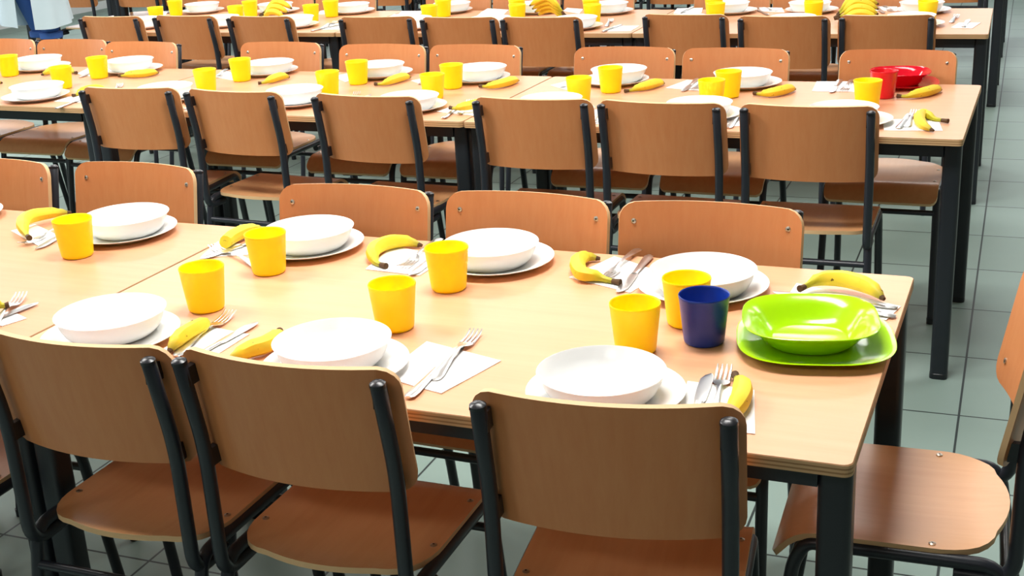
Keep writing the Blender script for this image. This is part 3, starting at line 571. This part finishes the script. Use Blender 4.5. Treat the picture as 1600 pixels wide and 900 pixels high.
# ---------------------------------------------------------------- person in the aisle
def skin(name, chains, m, parent, root_i=0, sub=2):
    """chains: list of [(x,y,z,r), ...]; a chain may start at an int index of an earlier vertex"""
    vs, es, rs = [], [], []
    for ch in chains:
        prev = None
        for p in ch:
            if isinstance(p, int): prev = p; continue
            vs.append(p[:3]); rs.append(p[3:]); i = len(vs) - 1
            if prev is not None: es.append((prev, i))
            prev = i
    me = bpy.data.meshes.new(name); me.from_pydata(vs, es, []); o = bpy.data.objects.new(name, me); COL.objects.link(o); o.parent = parent
    me.materials.append(m); md = o.modifiers.new('skin', 'SKIN'); md.use_smooth_shade = True
    for i, r in enumerate(rs):
        sv = me.skin_vertices[0].data[i]; sv.radius = (r[0], r[1] if len(r) > 1 else r[0]); sv.use_root = (i == root_i)
    sd = o.modifiers.new('sub', 'SUBSURF'); sd.levels = sub; sd.render_levels = sub
    return o
person = empty('person', (-6.235, 5.55, 0), -2.78)   # local +y is where the person faces
tag(person, 'person standing in the aisle in an open pale coat, blue jeans and dark boots', 'person')
chains = [[(0, 0, .95, .14, .10), (0, 0, 1.1, .125, .09), (0, 0, 1.28, .15, .1), (0, -.005, 1.40, .11, .075), (0, 0, 1.48, .05, .05), (0, .01, 1.53, .05, .05), (0, .02, 1.60, .072, .085), (0, .02, 1.67, .074, .09), (0, .01, 1.72, .04, .05)]]
for s in (-1, 1):
    chains.append([3, (s * .17, 0, 1.40, .05), (s * .21, -.01, 1.25, .043), (s * .235, -.01, 1.12, .036), (s * .235, .10, 1.02, .03), (s * .20, .19, .985, .022, .028), (s * .19, .225, .98, .03, .014), (s * .185, .265, .978, .036, .013)])
    wi = sum(len([p for p in c if not isinstance(p, int)]) for c in chains) - 1
    for f, (dx, L) in enumerate(((-.028, .065), (-.010, .075), (.009, .07), (.027, .055))):
        hx = s * .185 + dx; chains.append([wi, (hx, .28, .978, .0095), (hx * 1.0, .28 + L * .5, .972, .0088), (hx, .28 + L * .85, .955, .008)])
    chains.append([wi - 1, (s * .15, .24, .975, .011), (s * .135, .265, .97, .0095)])
    li = 0
    q, w = (.02, -.12) if s > 0 else (-.095, .0)
    chains.append([0, (s * .07, 0, .86, .07), (q, w + .01, .6, .045), (q, w + .01, .5, .04), (q, w - .015, .28, .045), (q, w - .02, .09, .032), (q, w + .09, .035, .033, .022)])
body = skin('body', chains, M['skin'], person, 0, 2)
# face: nose, mouth, eyes, ears
bm = bmesh.new(); tube(bm, [(0, .098, 1.65), (0, .112, 1.625), (0, .122, 1.605), (0, .10, 1.597)], [.006, .009, .012, .008], 8); mk('nose', bm, M['skin'], person)
for s in (-1, 1):
    bm = bmesh.new(); bmesh.ops.create_uvsphere(bm, u_segments=12, v_segments=8, radius=.011, matrix=Matrix.Translation((s * .029, .086, 1.645))); mk('eye', bm, M['china'], person)
    bm = bmesh.new(); bmesh.ops.create_uvsphere(bm, u_segments=10, v_segments=6, radius=.005, matrix=Matrix.Translation((s * .029, .0945, 1.645))); mk('iris', bm, M['hair'], person)
    bm = bmesh.new(); tube(bm, [(s * .075, .015, 1.66), (s * .085, .008, 1.645), (s * .083, .012, 1.62), (s * .074, .02, 1.61)], [.006, .01, .009, .005], 8); mk('ear', bm, M['skin'], person)
bm = bmesh.new(); tube(bm, [(-.022, .096, 1.572), (0, .103, 1.57), (.022, .096, 1.572)], [.003, .0065, .003], 8); mk('mouth', bm, mat('lips', lin(170, 90, 84), .5), person)
skin('hair', [[(0, .0, 1.74, .06, .07), (0, -.03, 1.70, .085, .085), (0, -.05, 1.62, .08, .065), (0, -.06, 1.52, .07, .045), (0, -.055, 1.42, .05, .03)]], M['hair'], person, 0, 2)
skin('shirt', [[(0, 0, .86, .17, .125), (0, 0, .98, .155, .115), (0, 0, 1.1, .14, .105), (0, 0, 1.28, .165, .115), (0, -.005, 1.42, .12, .085)]], M['shirt'], person, 0, 1)
tr = [[(0, 0, .93, .15, .115), (0, 0, .86, .14, .11)]]
for q, w, s in ((.02, -.12, 1), (-.095, 0, -1)): tr.append([1, (s * .07, w * .2, .84, .10), ((s * .07 + q) / 2, w * .6, .70, .092), (q, w + .012, .58, .080), (q, w + .004, .485, .070)])
skin('jeans', tr, M['denim'], person, 0, 2)
for q, w in ((.02, -.12), (-.095, 0)):
    bm = bmesh.new(); tube(bm, [(q, w + .004, .465), (q, w + .004, .47), (q, w + .004, .505), (q, w + .004, .51)], [.070, .078, .079, .072], 20); mk('jeans_cuff', bm, M['denim'], person)
    skin('boot', [[(q, w, .47, .064), (q, w - .012, .30, .06), (q, w - .02, .13, .046), (q, w - .02, .06, .05), (q, w + .06, .045, .045, .04), (q, w + .13, .035, .04, .03)]], M['boot'], person, 0, 2)
# open knee-length coat
bm = bmesh.new(); nA, nZ = 44, 14; outer, inner = [], []
for i in range(nA + 1):
    a = PI / 2 + .24 + (2 * PI - .48) * i / nA; ro, ri = [], []
    for j in range(nZ + 1):
        t = j / nZ; z = .565 + (1.43 - .565) * t
        rx = .255 - .09 * t + .025 * max(0, (t - .55) / .45) ** 1; ry = .20 - .075 * t
        if t > .9: rx -= .09 * (t - .9) / .1; ry -= .04 * (t - .9) / .1
        w = 1 + .05 * math.sin(a * 9) * (1 - t) ** 2
        for lst, k_ in ((ro, 1.0), (ri, .975)): lst.append(bm.verts.new((rx * w * k_ * math.cos(a), ry * w * k_ * math.sin(a), z + (.02 * math.sin(a * 2 + .5) * (1 - t)))))
    outer.append(ro); inner.append(ri)
for i in range(nA):
    for j in range(nZ):
        bm.faces.new((outer[i][j], outer[i + 1][j], outer[i + 1][j + 1], outer[i][j + 1])); bm.faces.new((inner[i][j], inner[i][j + 1], inner[i + 1][j + 1], inner[i + 1][j]))
    for j in (0, nZ): bm.faces.new((outer[i][j], inner[i][j], inner[i + 1][j], outer[i + 1][j]))
for i in (0, nA):
    for j in range(nZ): bm.faces.new((outer[i][j], outer[i][j + 1], inner[i][j + 1], inner[i][j]))
mk('coat', bm, M['coat'], person)
for s in (-1, 1):
    skin('sleeve', [[(s * .14, 0, 1.40, .07), (s * .185, 0, 1.37, .066), (s * .22, -.01, 1.25, .06), (s * .24, -.01, 1.12, .052), (s * .237, .09, 1.03, .047), (s * .215, .165, 1.0, .04)]], M['coat'], person, 0, 2)
